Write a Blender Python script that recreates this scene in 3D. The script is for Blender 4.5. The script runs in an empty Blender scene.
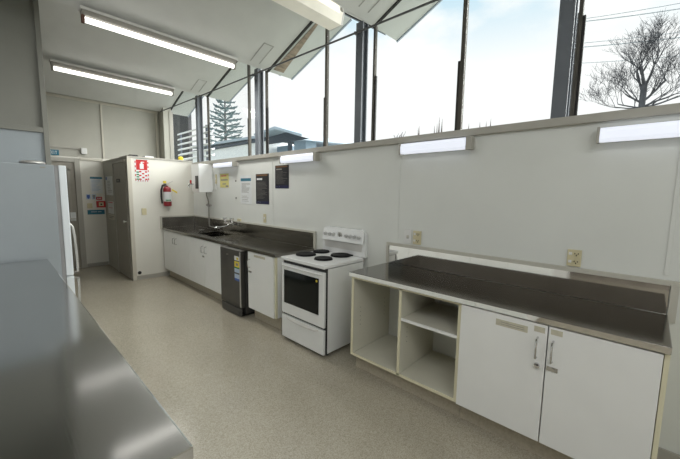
import bpy, bmesh, math, random
from mathutils import Vector, Matrix
random.seed(7)
S = bpy.context.scene
COL = S.collection
PI = math.pi

# ------------------------------------------------------------------ materials
def nodes_of(name):
    m = bpy.data.materials.new(name); m.use_nodes = True
    nt = m.node_tree
    b = next(n for n in nt.nodes if n.type == 'BSDF_PRINCIPLED')
    return m, nt, b

def mat(name, col, rough=.5, metal=0., var=.06, scale=6., bump=0., bscale=60., emit=0., emit_col=None, coat=0., stretch=None, spec=.5):
    m, nt, b = nodes_of(name)
    N, L = nt.nodes, nt.links
    tc = N.new('ShaderNodeTexCoord')
    src = tc.outputs['Object']
    if stretch:
        mp = N.new('ShaderNodeMapping'); mp.inputs['Scale'].default_value = stretch
        L.new(src, mp.inputs['Vector']); src = mp.outputs['Vector']
    nz = N.new('ShaderNodeTexNoise'); nz.inputs['Scale'].default_value = scale; nz.inputs['Detail'].default_value = 4
    L.new(src, nz.inputs['Vector'])
    rp = N.new('ShaderNodeValToRGB')
    c = Vector(col)
    rp.color_ramp.elements[0].position = .3; rp.color_ramp.elements[1].position = .7
    rp.color_ramp.elements[0].color = (*(c * (1 - var)), 1); rp.color_ramp.elements[1].color = (*[min(1, v) for v in c * (1 + var)], 1)
    L.new(nz.outputs['Fac'], rp.inputs['Fac']); L.new(rp.outputs['Color'], b.inputs['Base Color'])
    b.inputs['Roughness'].default_value = rough; b.inputs['Metallic'].default_value = metal
    b.inputs['Specular IOR Level'].default_value = spec
    if coat: b.inputs['Coat Weight'].default_value = coat; b.inputs['Coat Roughness'].default_value = .1
    if bump:
        n2 = N.new('ShaderNodeTexNoise'); n2.inputs['Scale'].default_value = bscale; n2.inputs['Detail'].default_value = 3
        L.new(src, n2.inputs['Vector'])
        bp = N.new('ShaderNodeBump'); bp.inputs['Strength'].default_value = bump; bp.inputs['Distance'].default_value = .01
        L.new(n2.outputs['Fac'], bp.inputs['Height']); L.new(bp.outputs['Normal'], b.inputs['Normal'])
    if emit:
        b.inputs['Emission Color'].default_value = (*(emit_col or col), 1); b.inputs['Emission Strength'].default_value = emit
    return m

def steel(name, col, rough, stretch, bump=.04):
    m, nt, b = nodes_of(name)
    N, L = nt.nodes, nt.links
    tc = N.new('ShaderNodeTexCoord')
    mp = N.new('ShaderNodeMapping'); mp.inputs['Scale'].default_value = stretch
    L.new(tc.outputs['Object'], mp.inputs['Vector'])
    nz = N.new('ShaderNodeTexNoise'); nz.inputs['Scale'].default_value = 8; nz.inputs['Detail'].default_value = 5
    L.new(mp.outputs['Vector'], nz.inputs['Vector'])
    big = N.new('ShaderNodeTexNoise'); big.inputs['Scale'].default_value = 2.2; big.inputs['Detail'].default_value = 4
    L.new(tc.outputs['Object'], big.inputs['Vector'])
    mr = N.new('ShaderNodeMapRange'); mr.inputs['To Min'].default_value = rough * .8; mr.inputs['To Max'].default_value = rough * 1.3
    L.new(big.outputs['Fac'], mr.inputs['Value']); L.new(mr.outputs['Result'], b.inputs['Roughness'])
    rp = N.new('ShaderNodeValToRGB')
    rp.color_ramp.elements[0].color = (*[v * .92 for v in col], 1); rp.color_ramp.elements[1].color = (*[min(1, v * 1.06) for v in col], 1)
    L.new(big.outputs['Fac'], rp.inputs['Fac']); L.new(rp.outputs['Color'], b.inputs['Base Color'])
    b.inputs['Metallic'].default_value = 1
    bp = N.new('ShaderNodeBump'); bp.inputs['Strength'].default_value = bump; bp.inputs['Distance'].default_value = .004
    L.new(nz.outputs['Fac'], bp.inputs['Height']); L.new(bp.outputs['Normal'], b.inputs['Normal'])
    return m

def floor_mat():
    m, nt, b = nodes_of('speckled_vinyl')
    N, L = nt.nodes, nt.links
    tc = N.new('ShaderNodeTexCoord')
    n1 = N.new('ShaderNodeTexNoise'); n1.inputs['Scale'].default_value = 165; n1.inputs['Detail'].default_value = 2
    n2 = N.new('ShaderNodeTexNoise'); n2.inputs['Scale'].default_value = 1.6; n2.inputs['Detail'].default_value = 5
    L.new(tc.outputs['Object'], n1.inputs['Vector']); L.new(tc.outputs['Object'], n2.inputs['Vector'])
    r1 = N.new('ShaderNodeValToRGB'); e = r1.color_ramp.elements
    e[0].position = .33; e[0].color = (.305, .275, .21, 1); e[1].position = .66; e[1].color = (.48, .44, .358, 1)
    k = e.new(.5); k.color = (.405, .37, .293, 1)
    L.new(n1.outputs['Fac'], r1.inputs['Fac'])
    mx = N.new('ShaderNodeMix'); mx.data_type = 'RGBA'; mx.blend_type = 'MULTIPLY'; mx.inputs['Factor'].default_value = .35
    r2 = N.new('ShaderNodeValToRGB'); r2.color_ramp.elements[0].position = .3; r2.color_ramp.elements[1].position = .7
    r2.color_ramp.elements[0].color = (.8, .8, .8, 1)
    L.new(n2.outputs['Fac'], r2.inputs['Fac']); L.new(r1.outputs['Color'], mx.inputs[6]); L.new(r2.outputs['Color'], mx.inputs[7])
    L.new(mx.outputs[2], b.inputs['Base Color'])
    mr = N.new('ShaderNodeMapRange'); mr.inputs['To Min'].default_value = .13; mr.inputs['To Max'].default_value = .26
    L.new(n2.outputs['Fac'], mr.inputs['Value']); L.new(mr.outputs['Result'], b.inputs['Roughness'])
    bp = N.new('ShaderNodeBump'); bp.inputs['Strength'].default_value = .05; bp.inputs['Distance'].default_value = .003
    L.new(n1.outputs['Fac'], bp.inputs['Height']); L.new(bp.outputs['Normal'], b.inputs['Normal'])
    return m

def glass_mat():
    m = bpy.data.materials.new('window_glass'); m.use_nodes = True
    nt = m.node_tree; N, L = nt.nodes, nt.links
    for n in list(N): N.remove(n)
    o = N.new('ShaderNodeOutputMaterial'); mx = N.new('ShaderNodeMixShader')
    t = N.new('ShaderNodeBsdfTransparent'); g = N.new('ShaderNodeBsdfGlossy'); g.inputs['Roughness'].default_value = .02
    t.inputs['Color'].default_value = (.97, .985, .98, 1)
    lw = N.new('ShaderNodeLayerWeight'); lw.inputs['Blend'].default_value = .15
    ml = N.new('ShaderNodeMath'); ml.operation = 'MULTIPLY'; ml.inputs[1].default_value = .10
    L.new(lw.outputs['Fresnel'], ml.inputs[0]); L.new(ml.outputs[0], mx.inputs['Fac'])
    L.new(t.outputs[0], mx.inputs[1]); L.new(g.outputs[0], mx.inputs[2]); L.new(mx.outputs[0], o.inputs['Surface'])
    return m

M = dict(
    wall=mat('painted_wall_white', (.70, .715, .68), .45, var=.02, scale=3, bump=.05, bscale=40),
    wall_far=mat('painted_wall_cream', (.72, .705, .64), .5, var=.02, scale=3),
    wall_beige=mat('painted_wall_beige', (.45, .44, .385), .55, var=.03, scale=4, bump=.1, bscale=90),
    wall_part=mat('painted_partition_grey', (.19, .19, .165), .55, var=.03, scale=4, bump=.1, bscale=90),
    unseen_wall=mat('darkened_unseen_wall', (.165, .145, .12), .6, var=.15, scale=5),  # unseen left wall, darkened for its reflection in the steel
    trim=mat('trim_paint_grey', (.40, .385, .34), .5, var=.03),
    trim_cream=mat('trim_paint_cream', (.56, .53, .45), .5, var=.03),
    surround=mat('splash_surround_paint', (.52, .505, .44), .5, var=.03),
    ceiling=mat('ceiling_board', (.65, .65, .63), .75, var=.025, scale=5, bump=.04, bscale=120),
    seam=mat('ceiling_seam', (.40, .395, .37), .7),
    eave=mat('eave_board', (.62, .63, .62), .7, var=.03),
    flash=mat('eave_flashing', (.35, .40, .48), .5),
    bare=mat('bare_stained_timber', (.30, .235, .18), .8, var=.3, scale=9, stretch=(1, 4, 1)),
    steel_post=mat('painted_steel_grey', (.125, .14, .16), .5, var=.06),
    dark_bar=mat('dark_rod_paint', (.10, .103, .107), .45),
    timber=mat('weathered_timber', (.085, .077, .064), .8, var=.35, scale=10, stretch=(3, 3, .4)),
    dark_timber=mat('dark_window_stop', (.022, .02, .018), .7),
    floor=floor_mat(),
    glass=glass_mat(),
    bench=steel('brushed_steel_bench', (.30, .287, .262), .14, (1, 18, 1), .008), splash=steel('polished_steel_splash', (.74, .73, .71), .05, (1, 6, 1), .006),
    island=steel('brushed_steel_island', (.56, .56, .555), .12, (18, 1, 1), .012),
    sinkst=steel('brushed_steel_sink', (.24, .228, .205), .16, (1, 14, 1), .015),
    chrome=steel('chrome', (.62, .62, .62), .12, (1, 1, 1), 0),
    white=mat('white_laminate', (.83, .835, .815), .35, var=.015),
    enamel=mat('white_enamel', (.80, .81, .80), .22, var=.01, coat=.3),
    fridge=mat('shaded_white_paint', (.28, .31, .325), .4, var=.015),  # white darkened to stand for shade on fridge side and lower board
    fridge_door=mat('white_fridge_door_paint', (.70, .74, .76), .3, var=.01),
    gasket=mat('grey_gasket', (.28, .28, .28), .6),
    inner=mat('cream_melamine', (.64, .62, .52), .5, var=.02),
    edge=mat('cream_edging', (.73, .69, .50), .5, var=.02),
    kick=mat('vinyl_kickboard', (.42, .375, .29), .5, var=.1, scale=60),
    label=mat('paper_label_tape', (.55, .52, .41), .6, var=.08, scale=40),
    ink=mat('grey_print', (.28, .27, .24), .7),
    black=mat('black_plastic', (.012, .012, .012), .4),
    hob=mat('black_hotplate', (.008, .008, .009), .6, spec=.15),
    ovenglass=mat('black_oven_glass', (.006, .008, .007), .08, spec=.22),
    barfridge=mat('dark_graphite_door', (.085, .082, .074), .35, metal=.4, var=.1),
    barbody=mat('dark_graphite_body', (.06, .058, .053), .45),
    silver=mat('silver_trim', (.55, .54, .51), .35, metal=.6),
    yellow=mat('yellow_print', (.78, .62, .05), .5),
    lightblue=mat('pale_blue_print', (.45, .55, .68), .5),
    blue=mat('blue_print', (.05, .12, .40), .5),
    green=mat('green_print', (.03, .22, .07), .5),
    red=mat('red_paint', (.52, .02, .02), .35),
    redbody=mat('red_cylinder_paint', (.24, .014, .02), .3),
    paper=mat('white_paper', (.72, .74, .74), .6),
    paper_yellow=mat('yellow_paper', (.66, .60, .22), .6),
    poster=mat('black_poster', (.014, .014, .018), .45),
    navy=mat('navy_print', (.012, .014, .06), .45),
    brown=mat('brown_print', (.16, .08, .03), .5),
    teal=mat('teal_print', (.02, .16, .24), .5),
    beige_plastic=mat('beige_plastic', (.62, .56, .36), .45),
    knob=mat('grey_knob', (.50, .50, .49), .4),
    white_plastic=mat('white_plastic', (.74, .74, .72), .4),
    door=mat('grey_brown_door', (.30, .28, .235), .5, var=.04, scale=8),
    closet=mat('grey_closet_door', (.34, .32, .275), .5, var=.04, scale=8),
    tube=mat('lit_tube', (1, .97, .90), .4, emit=2.6, emit_col=(1, .98, .94)),
    lens_cool=mat('lit_diffuser_cool', (.5, .52, .58), .4, emit=.72, emit_col=(.86, .90, 1)),
    lens_warm=mat('cream_diffuser', (.72, .69, .58), .35, emit=.20, emit_col=(1, .95, .82)),
    lens_hot=mat('glowing_diffuser', (.9, .86, .75), .4, emit=.62, emit_col=(1, .95, .82)),
    fitting=mat('fitting_grey', (.24, .23, .205), .5),
    fitting_white=mat('fitting_white', (.60, .59, .56), .45),
    rust=mat('rusty_cap', (.10, .045, .03), .7),
    pine=mat('pine_needles', (.13, .19, .20), .8, var=.3, scale=3),
    pine_bark=mat('pine_bark', (.13, .13, .13), .9),
    bark=mat('bare_tree_bark', (.085, .085, .095), .9, var=.3),
    flax=mat('flax_leaf', (.07, .045, .04), .6, var=.3),
    cable=mat('overhead_wire', (.36, .40, .44), .6),
    roof=mat('blue_grey_roof', (.42, .50, .58), .5),
    soffit=mat('dark_soffit', (.07, .085, .11), .7),
    pale=mat('pale_cladding', (.93, .95, .97), .6),
    bluewall=mat('blue_grey_cladding', (.22, .30, .38), .6),
    darkwall=mat('dark_outside_wall', (.045, .045, .05), .7, var=.15, scale=4),
    slat=mat('white_louvre', (.80, .82, .84), .4),
    ground=mat('pale_yard_ground', (.34, .35, .30), .9, var=.3, scale=2),
)

# ------------------------------------------------------------------ mesh helpers
class MB:
    def __init__(s): s.bm = bmesh.new()
    def box(s, x0, x1, y0, y1, z0, z1, bev=0.):
        x0, x1 = min(x0, x1), max(x0, x1); y0, y1 = min(y0, y1), max(y0, y1); z0, z1 = min(z0, z1), max(z0, z1)
        b = bmesh.new(); bmesh.ops.create_cube(b, size=1)
        bmesh.ops.transform(b, matrix=Matrix.Translation(((x0+x1)/2, (y0+y1)/2, (z0+z1)/2)) @ Matrix.Diagonal((x1-x0, y1-y0, z1-z0, 1)), verts=b.verts)
        if bev: bmesh.ops.bevel(b, geom=list(b.edges), offset=min(bev, .45*min(x1-x0, y1-y0, z1-z0)), segments=2, profile=.7, affect='EDGES')
        s.join(b); return s
    def join(s, b):
        me = bpy.data.meshes.new('tmp'); b.to_mesh(me); b.free(); s.bm.from_mesh(me); bpy.data.meshes.remove(me)
    def poly(s, pts):
        s.bm.faces.new([s.bm.verts.new(p) for p in pts]); return s
    def prism(s, pts, d):
        d = Vector(d); a = [Vector(p) for p in pts]
        va = [s.bm.verts.new(p) for p in a]; vb = [s.bm.verts.new(p + d) for p in a]
        n = len(a)
        s.bm.faces.new(va); s.bm.faces.new(vb[::-1])
        for i in range(n): s.bm.faces.new((va[i], vb[i], vb[(i+1) % n], va[(i+1) % n]))
        return s
    def cyl(s, a, b, r, r2=None, n=16, cap=True):
        a, b = Vector(a), Vector(b); r2 = r if r2 is None else r2
        d = (b - a).normalized(); u = d.orthogonal().normalized(); w = d.cross(u)
        A, B = [], []
        for i in range(n):
            t = 2*PI*i/n; o = u*math.cos(t) + w*math.sin(t)
            A.append(s.bm.verts.new(a + o*r)); B.append(s.bm.verts.new(b + o*r2))
        for i in range(n): s.bm.faces.new((A[i], A[(i+1) % n], B[(i+1) % n], B[i]))
        if cap: s.bm.faces.new(A[::-1]); s.bm.faces.new(B)
        return s
    def tube(s, pts, r, n=10, radii=None):
        pts = [Vector(p) for p in pts]; rings = []
        u = None
        for i, p in enumerate(pts):
            d = (pts[min(i+1, len(pts)-1)] - pts[max(i-1, 0)]).normalized()
            if u is None: u = d.orthogonal().normalized()
            else: u = (u - d*u.dot(d)).normalized()
            w = d.cross(u); rr = radii[i] if radii else r
            rings.append([s.bm.verts.new(p + (u*math.cos(2*PI*k/n) + w*math.sin(2*PI*k/n))*rr) for k in range(n)])
        for i in range(len(rings)-1):
            for k in range(n): s.bm.faces.new((rings[i][k], rings[i][(k+1) % n], rings[i+1][(k+1) % n], rings[i+1][k]))
        s.bm.faces.new(rings[0][::-1]); s.bm.faces.new(rings[-1]); return s
    def lathe(s, c, prof, n=24, axis='z'):
        c = Vector(c); rings = []
        for r, h in prof:
            ring = []
            for i in range(n):
                t = 2*PI*i/n
                o = {'z': Vector((r*math.cos(t), r*math.sin(t), h)), 'x': Vector((h, r*math.cos(t), r*math.sin(t))), 'y': Vector((r*math.cos(t), h, r*math.sin(t)))}[axis]
                ring.append(s.bm.verts.new(c + o))
            rings.append(ring)
        for a, b in zip(rings, rings[1:]):
            for i in range(n): s.bm.faces.new((a[i], a[(i+1) % n], b[(i+1) % n], b[i]))
        s.bm.faces.new(rings[0][::-1]); s.bm.faces.new(rings[-1]); return s
    def build(s, name, m, parent=None, smooth=False):
        off = Vector((0, 0, 0)); p = parent
        while p is not None: off += p.location; p = p.parent
        bmesh.ops.recalc_face_normals(s.bm, faces=list(s.bm.faces))
        loc = Vector((0, 0, 0))
        for v in s.bm.verts: v.co -= off
        if parent is None:
            vs = [v.co for v in s.bm.verts]
            loc = Vector(((min(v.x for v in vs)+max(v.x for v in vs))/2, (min(v.y for v in vs)+max(v.y for v in vs))/2, min(v.z for v in vs)))
            for v in s.bm.verts: v.co -= loc
        me = bpy.data.meshes.new(name); s.bm.to_mesh(me); s.bm.free()
        if smooth:
            for f in me.polygons: f.use_smooth = True
            try: me.set_sharp_from_angle(angle=math.radians(40))
            except Exception: pass
        me.materials.append(m)
        o = bpy.data.objects.new(name, me); COL.objects.link(o); o.location = loc
        if parent is not None: o.parent = parent
        return o

def thing(name, label, cat, loc, group=None):
    o = bpy.data.objects.new(name, None); COL.objects.link(o); o.location = loc; o.empty_display_size = .1
    return tag(o, label, cat, group)
def tag(o, label, cat, group=None):
    o['label'] = label; o['category'] = cat
    if group: o['group'] = group
    return o
def struct(o): o['kind'] = 'structure'; return o
def B(*a, **k): return MB().box(*a, **k)
def copy_tree(root, d):
    """copy of a thing with its parts and sub-parts, shifted by d"""
    r = root.copy(); COL.objects.link(r); r.location = root.location + Vector(d)
    for ch in root.children:
        c = ch.copy(); COL.objects.link(c); c.parent = r
        for g in ch.children:
            e = g.copy(); COL.objects.link(e); e.parent = c
    return r

# ------------------------------------------------------------------ the setting
YF, YB, XL = 8.18, -3.2, -5.2
VAL = [8.05, 6.10, 4.16, 2.25, .35, -1.55, -3.45]
ZV, ZR, XE = 3.30, 3.77, .60
RID = [6.78, 4.70, 2.945, 1.27, -.60, -2.50]
PROF = sorted([(v, ZV) for v in VAL] + [(v, ZR) for v in RID])
def roofz(y):
    for (ya, za), (yb, zb) in zip(PROF, PROF[1:]):
        if ya <= y <= yb: return za + (zb-za)*(y-ya)/(yb-ya)
    return ZV + .1
struct(B(XL-.2, .2, YB-.2, YF+.2, -.1, 0).build('floor', M['floor']))
struct(B(-60, 80, -60, 90, -.6, -.12).build('ground', M['ground']))
struct(B(0, .26, YB, YF+.2, 0, 2.06).build('wall_right', M['wall']))
o = struct(MB().box(-.035, .28, YB, 6.38, 2.045, 2.10, bev=.006).box(.005, .28, 6.38, YF, 2.045, 2.10).build('window_sill', M['trim']))
struct(B(-2.3, .26, YF, YF+.15, 0, 3.9).build('wall_far', M['wall_far']))
struct(B(XL-.15, -2.3, YF, YF+.15, 0, 3.9).build('wall_far_side', M['wall_far']))
# far wall upper board and cover strips
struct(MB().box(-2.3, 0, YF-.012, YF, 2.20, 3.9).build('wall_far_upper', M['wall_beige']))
def trim(n, x0, x1, y0, y1, z0, z1, m='trim_cream'): return struct(B(x0, x1, y0, y1, z0, z1, bev=.003).build('trim_%d' % n, M[m]))
trim(1, -1.075, -1.045, YF-.03, YF-.013, 2.20, 3.33)
trim(2, -2.2, 0, YF-.035, YF-.013, 3.26, 3.31)
trim(3, -.07, -.03, YF-.05, YF-.013, 2.15, 3.30)
trim(4, -1.45, -1.085, YF-.03, YF-.013, 2.135, 2.175)
trim(5, .12, .20, 7.86, YF, 2.11, 3.30, 'trim')
trim(6, -.003, -.0005, 1.741, 1.749, 1.13, 2.04, 'wall')
trim(7, -.006, -.0005, -.115, -.095, 1.13, 2.04, 'wall')
struct(B(-.015, -.0005, YB, -.14, 0, .08, bev=.004).build('baseboard_right', M['trim']))
trim(8, -.006, -.0005, 3.80, 3.815, 1.13, 2.04, 'wall')
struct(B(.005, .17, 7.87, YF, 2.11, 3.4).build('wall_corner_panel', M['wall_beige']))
struct(B(-1.45, -1.09, YF-.02, YF-.0005, .0, .07, bev=.004).build('baseboard_far', M['trim']))
# partition behind the fridge: white lower board in shade-darkened paint, beige upper board, cover strips
PY = 4.96
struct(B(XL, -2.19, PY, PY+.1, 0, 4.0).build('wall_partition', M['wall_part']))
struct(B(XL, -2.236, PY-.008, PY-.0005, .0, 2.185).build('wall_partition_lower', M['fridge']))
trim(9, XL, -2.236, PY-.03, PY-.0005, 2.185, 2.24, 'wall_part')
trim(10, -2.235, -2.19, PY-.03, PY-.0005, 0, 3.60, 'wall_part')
# walls behind and left of the camera
def wall_open(name, axis, pos, a0, a1, z0, z1, holes, m, th=.15):
    mb = MB()
    cuts = sorted(holes); cur = a0
    def bx(p, q, lo, hi):
        if q-p < 1e-4 or hi-lo < 1e-4: return
        if axis == 'y': mb.box(p, q, pos-th, pos, lo, hi)
        else: mb.box(pos-th, pos, p, q, lo, hi)
    for h0, h1, hz0, hz1 in cuts:
        bx(cur, h0, z0, z1); bx(h0, h1, z0, hz0); bx(h0, h1, hz1, z1); cur = h1
    bx(cur, a1, z0, z1)
    return struct(mb.build(name, m))
wall_open('wall_back', 'y', YB, XL, .26, 0, 4.0, [(-4.4, -2.6, .0, 2.3), (-2.0, -.4, .9, 2.3)], M['wall'])
wall_open('wall_left', 'x', XL, YB, YF, 0, 4.0, [], M['unseen_wall'])

# folded-plate ceiling with eaves beyond the glass
ceil = MB(); eav = MB(); hd = MB(); fl = MB()
for (a, za), (b, zb) in zip(PROF, PROF[1:]):
    for mb, xa, xb in ((ceil, XL, .16), (eav, .2, XE)):
        xb = .38 if mb is eav and za < zb else xb
        mb.prism([(xa, a, za), (xa, b, zb), (xa, b, zb+.06), (xa, a, za+.06)], (xb-xa, 0, 0))
    hd.prism([(.163, a, za-.012), (.163, b, zb-.012), (.163, b, zb+.06), (.163, a, za+.06)], (.03, 0, 0))
    xe = .38 if za < zb else XE
    fl.prism([(xe, a, za-.012), (xe, b, zb-.012), (xe, b, zb+.10), (xe, a, za+.10)], (.02, 0, 0))
ceil.prism([(XL, 8.05, ZV), (XL, 8.3, ZV+.1), (XL, 8.3, ZV+.16), (XL, 8.05, ZV+.06)], (5.36, 0, 0))
struct(ceil.build('ceiling', M['ceiling']))
struct(eav.build('ceiling_eave', M['eave']))
struct(hd.build('trim_11', M['dark_timber']))
struct(fl.build('trim_12', M['flash']))
# bare strip of soffit where the lining is missing
def onplate(x, y, yv, dz): return (x, y, roofz(y) - dz)
struct(MB().prism([onplate(.225, 4.09, 4.16, .004), onplate(.40, 4.09, 4.16, .004), onplate(.26, 3.12, 4.16, .004), onplate(.235, 3.10, 4.16, .004)], (0, 0, -.004)).build('trim_13', M['bare']))
# small ceiling patches beside each post
for i, yv in enumerate((6.10, 4.16, 2.25)):
    ya, yb = yv-.08, yv-.42
    mb = MB()
    for xa, xb, p, q in ((-.16, -.15, ya, yb), (-.02, -.01, ya, yb), (-.16, -.01, yb+.012, yb)):
        mb.prism([onplate(xa, p, yv, .001), onplate(xb, p, yv, .001), onplate(xb, q, yv, .001), onplate(xa, q, yv, .001)], (0, 0, -.003))
    struct(mb.build('trim_%d' % (14+i), M['seam']))

# windows: each bay is a post, timber mullions, stops and panes
BAYS = [ # steel post y, timber jamb y, mid mullion y
    (2.28, 2.225, None), (4.17, 4.15, None), (6.14, 6.05, None), (.50, .43, None), (8.3, 7.8, None)]
def steel_post(y, w=.088, zt=ZV-.005):
    mb = MB()
    mb.box(.0, .012, y-w/2, y+w/2, 2.10, zt).box(.080, .092, y-w/2, y+w/2, 2.10, zt).box(.012, .080, y-.012, y+.012, 2.10, zt)
    mb.box(-.012, .0, y-.03, y+.03, 3.14, 3.18)
    for z in (3.0, 3.06): mb.cyl((-.008, y+.02, z), (0, y+.02, z), .008, n=8)
    return struct(mb.build('steel_post', M['steel_post']))
for y in (2.29, 4.19, 6.17, .505): steel_post(y)
def bay(n, ya, yb, ym, stop_side, yr=None):
    """window between timber jambs ya (near end) and yb (far end), mid mullion ym"""
    r = bpy.data.objects.new('window_%d' % n, None); COL.objects.link(r); r.location = (.18, (ya+yb)/2, 2.10); struct(r)
    def ztop(y): return roofz(y) - .013
    B(.165, .20, ya-.012, ya+.012, 2.10, ztop(ya)-.002).build('jamb', M['timber'], r)
    B(.172, .192, ya-.030, ya-.0125, 2.10, 2.80).build('window_stop', M['dark_timber'], r)
    B(.165, .20, ym-.017, ym+.017, 2.10, ztop(ym)-.002).build('mullion', M['timber'], r)
    B(.17, .192, ym+.0175, ym+.040, 2.10, 2.72).build('window_stop', M['dark_timber'], r)
    for p, q in ((ya+.0122, ym-.0172), (ym+.0172, yb-.0135)):
        zs = [(p, ztop(p)), (q, ztop(q))]
        mm = [v for v, _ in PROF if p < v < q]
        ys = [p] + sorted(mm) + [q]
        pts = [(.178, p, 2.10), (.178, q, 2.10)] + [(.178, y, ztop(y)-.003) for y in reversed(ys)]
        MB().prism(pts, (.004, 0, 0)).build('pane', M['glass'], r)
    return r
bay(1, .455, 2.23, 1.27, 0)
bay(2, 2.225, 4.20, 2.945, 0)
bay(3, 4.20, 6.09, 4.675, 0)
bay(4, 6.09, 7.86, 6.42, 0)
bay(5, -1.47, .455, -.55, 0)

# pantry enclosure: walls, closet door
BX, BY, BZ = -1.078, 6.42, 2.14
struct(B(BX, -.001, BY, BY+.06, 0, BZ-.03).build('wall_pantry', M['wall_far']))
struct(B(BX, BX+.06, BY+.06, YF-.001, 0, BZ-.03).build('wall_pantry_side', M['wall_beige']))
struct(B(BX-.012, .0, BY-.012, YF-.002, BZ-.03, BZ, bev=.004).build('trim_17', M['trim']))
struct(B(BX-.012, BX+.05, BY-.012, BY-.0005, .0, BZ-.03, bev=.004).build('trim_18', M['trim_cream']))
struct(B(BX+.05, -.62, BY-.02, BY-.0005, 0, .075, bev=.004).build('baseboard_pantry', M['trim']))
struct(B(-.62, -.5, BY-.02, BY-.0005, 0, .075).build('baseboard_pantry_end', M['trim']))
d = bpy.data.objects.new('door_1', None); COL.objects.link(d); d.location = (BX, 7.0, 0); struct(d)
B(BX-.02, BX-.0005, 6.52, 7.28, .03, 2.04, bev=.003).build('door_panel', M['closet'], d)
MB().box(BX-.03, BX-.0005, 7.29, 7.35, 0, 2.09).box(BX-.03, BX-.0005, 6.52, 7.35, 2.045, 2.09).build('door_frame', M['trim'], d)
MB().cyl((BX-.02, 6.6, 1.02), (BX-.06, 6.6, 1.02), .012, n=10).cyl((BX-.05, 6.6, 1.02), (BX-.07, 6.6, 1.02), .025, n=14).build('door_handle', M['silver'], d)
# exit door in the far wall
d = bpy.data.objects.new('door_2', None); COL.objects.link(d); d.location = (-1.95, YF, 0); struct(d)
mb = B(-2.28, -1.545, YF-.02, YF-.0005, .01, 2.08)
mb.build('door_panel', M['door'], d)
MB().box(-1.66, -1.62, YF-.03, YF-.02, .15, 1.95).box(-2.2, -1.62, YF-.03, YF-.02, 1.92, 1.96).box(-1.80, -1.77, YF-.03, YF-.02, .15, 1.92).build('door_stile', M['closet'], d)
B(-1.66, -1.575, YF-.034, YF-.0305, .95, 1.12, bev=.001).build('push_plate', M['paper'], d)
MB().box(-1.545, -1.46, YF-.05, YF-.0005, 0, 2.16, bev=.004).box(-2.3, -1.545, YF-.05, YF-.0005, 2.085, 2.16, bev=.004).build('door_frame', M['trim'], d)
MB().cyl((-1.60, YF-.02, 1.0), (-1.60, YF-.07, 1.0), .012, n=10).box(-1.70, -1.59, YF-.085, YF-.07, .99, 1.012).build('door_handle', M['silver'], d)

# ------------------------------------------------------------------ right bench
D = .566    # cabinet front
def handle(mb_parent, x, y, z0, z1, name='handle'):
    MB().tube([(x, y, z0), (x-.03, y, z0+.004), (x-.034, y, z0+.02), (x-.034, y, z1-.02), (x-.03, y, z1-.004), (x, y, z1)], .0055, n=8).build(name, M['chrome'], mb_parent, True)
t = thing('open_shelf_cabinet', 'open cream melamine base cabinet with one shelf beside the stove', 'cabinet', (-.28, 1.33, 0))
for y0, y1 in ((1.808, 1.83), (1.323, 1.343), (.853, .874)):
    MB().box(-D+.006, -.012, y0, y1, .166, .852).build('side_panel', M['inner'], t)
    B(-D, -D+.0055, y0-.001, y1+.001, .148, .858).build('edging', M['edge'], t)
MB().box(-D+.006, -.012, .874, 1.808, .148, .165).build('bottom_panel', M['inner'], t)
B(-D, -D+.0055, .875, 1.807, .146, .167).build('edging', M['edge'], t)
B(-D, -D+.0055, .875, 1.807, .842, .857).build('edging', M['edge'], t)
sh = MB().box(-D+.012, -.014, .875, 1.322, .603, .62).build('shelf', M['inner'], t)
B(-D+.004, -D+.0118, .875, 1.322, .600, .622).build('shelf_edge', M['white'], sh)
MB().box(-.011, -.003, .853, 1.83, .166, .83).build('back_panel', M['wall'], t)
for yy in (1.8075, 1.3225):
    for k in range(5):
        for xx in (-D+.10, -.10): MB().cyl((xx, yy, .40+k*.04), (xx, yy-.0015, .40+k*.04), .004, n=8).build('pin_hole', M['fitting'], t)
B(-.49, -.47, .855, 1.828, .001, .145).build('kickboard', M['kick'], t)

t = thing('cupboard', 'white two-door base cupboard with chrome handles under the right end of the long bench', 'cabinet', (-.28, .37, 0))
MB().box(-D+.02, -.012, -.11, -.105+.0, .15, .852).box(-D+.02, -.012, -.105, .85, .15, .166).box(-.02, -.012, -.105, .85, .166, .852).box(-D+.02, -.012, .835, .85, .166, .852).build('carcass', M['white'], t)
B(-D, -.012, -.131, -.112, .0, .857, bev=.002).build('end_panel', M['edge'], t)
for (y0, y1, hy, ly, hx) in ((.354, .848, .398, .383, 0), (-.108, .348, .322, .335, 1)):
    dr = B(-D-.018, -D+.018, y0, y1, .152, .855, bev=.002).build('door', M['white'], t)
    handle(dr, -D-.018, hy, .655, .775)
    if hx == 0:
        MB().cyl((-D-.018, .392, .612), (-D-.034, .392, .612), .014, n=14).box(-D-.045, -D-.032, .375, .40, .606, .618).cyl((-D-.034, .392, .612), (-D-.04, .392, .612), .009, n=10).build('lock', M['chrome'], dr)
        lb = B(-D-.0195, -D-.0182, .452, .628, .783, .822).build('paper_label', M['label'], dr)
        lb['label'] = 'long strip of faded paper tape with grey print'
        q = MB()
        for k in range(2): q.box(-D-.0202, -D-.0196, .47, .60, .794+k*.012, .797+k*.012)
        q.build('printed_line', M['ink'], dr)
        B(-D-.0195, -D-.0182, .366, .420, .806, .838).build('paper_label', M['label'], dr)
    else:
        MB().box(-D-.0215, -D-.0185, .29, .345, .600, .626).cyl((-D-.02, .315, .613), (-D-.027, .315, .613), .010, n=12).build('lock_plate', M['chrome'], dr)
        B(-D-.0195, -D-.0182, .283, .338, .812, .842).build('paper_label', M['label'], dr)
B(-.49, -.47, -.111, .852, .001, .149).build('kickboard', M['kick'], t)

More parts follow.
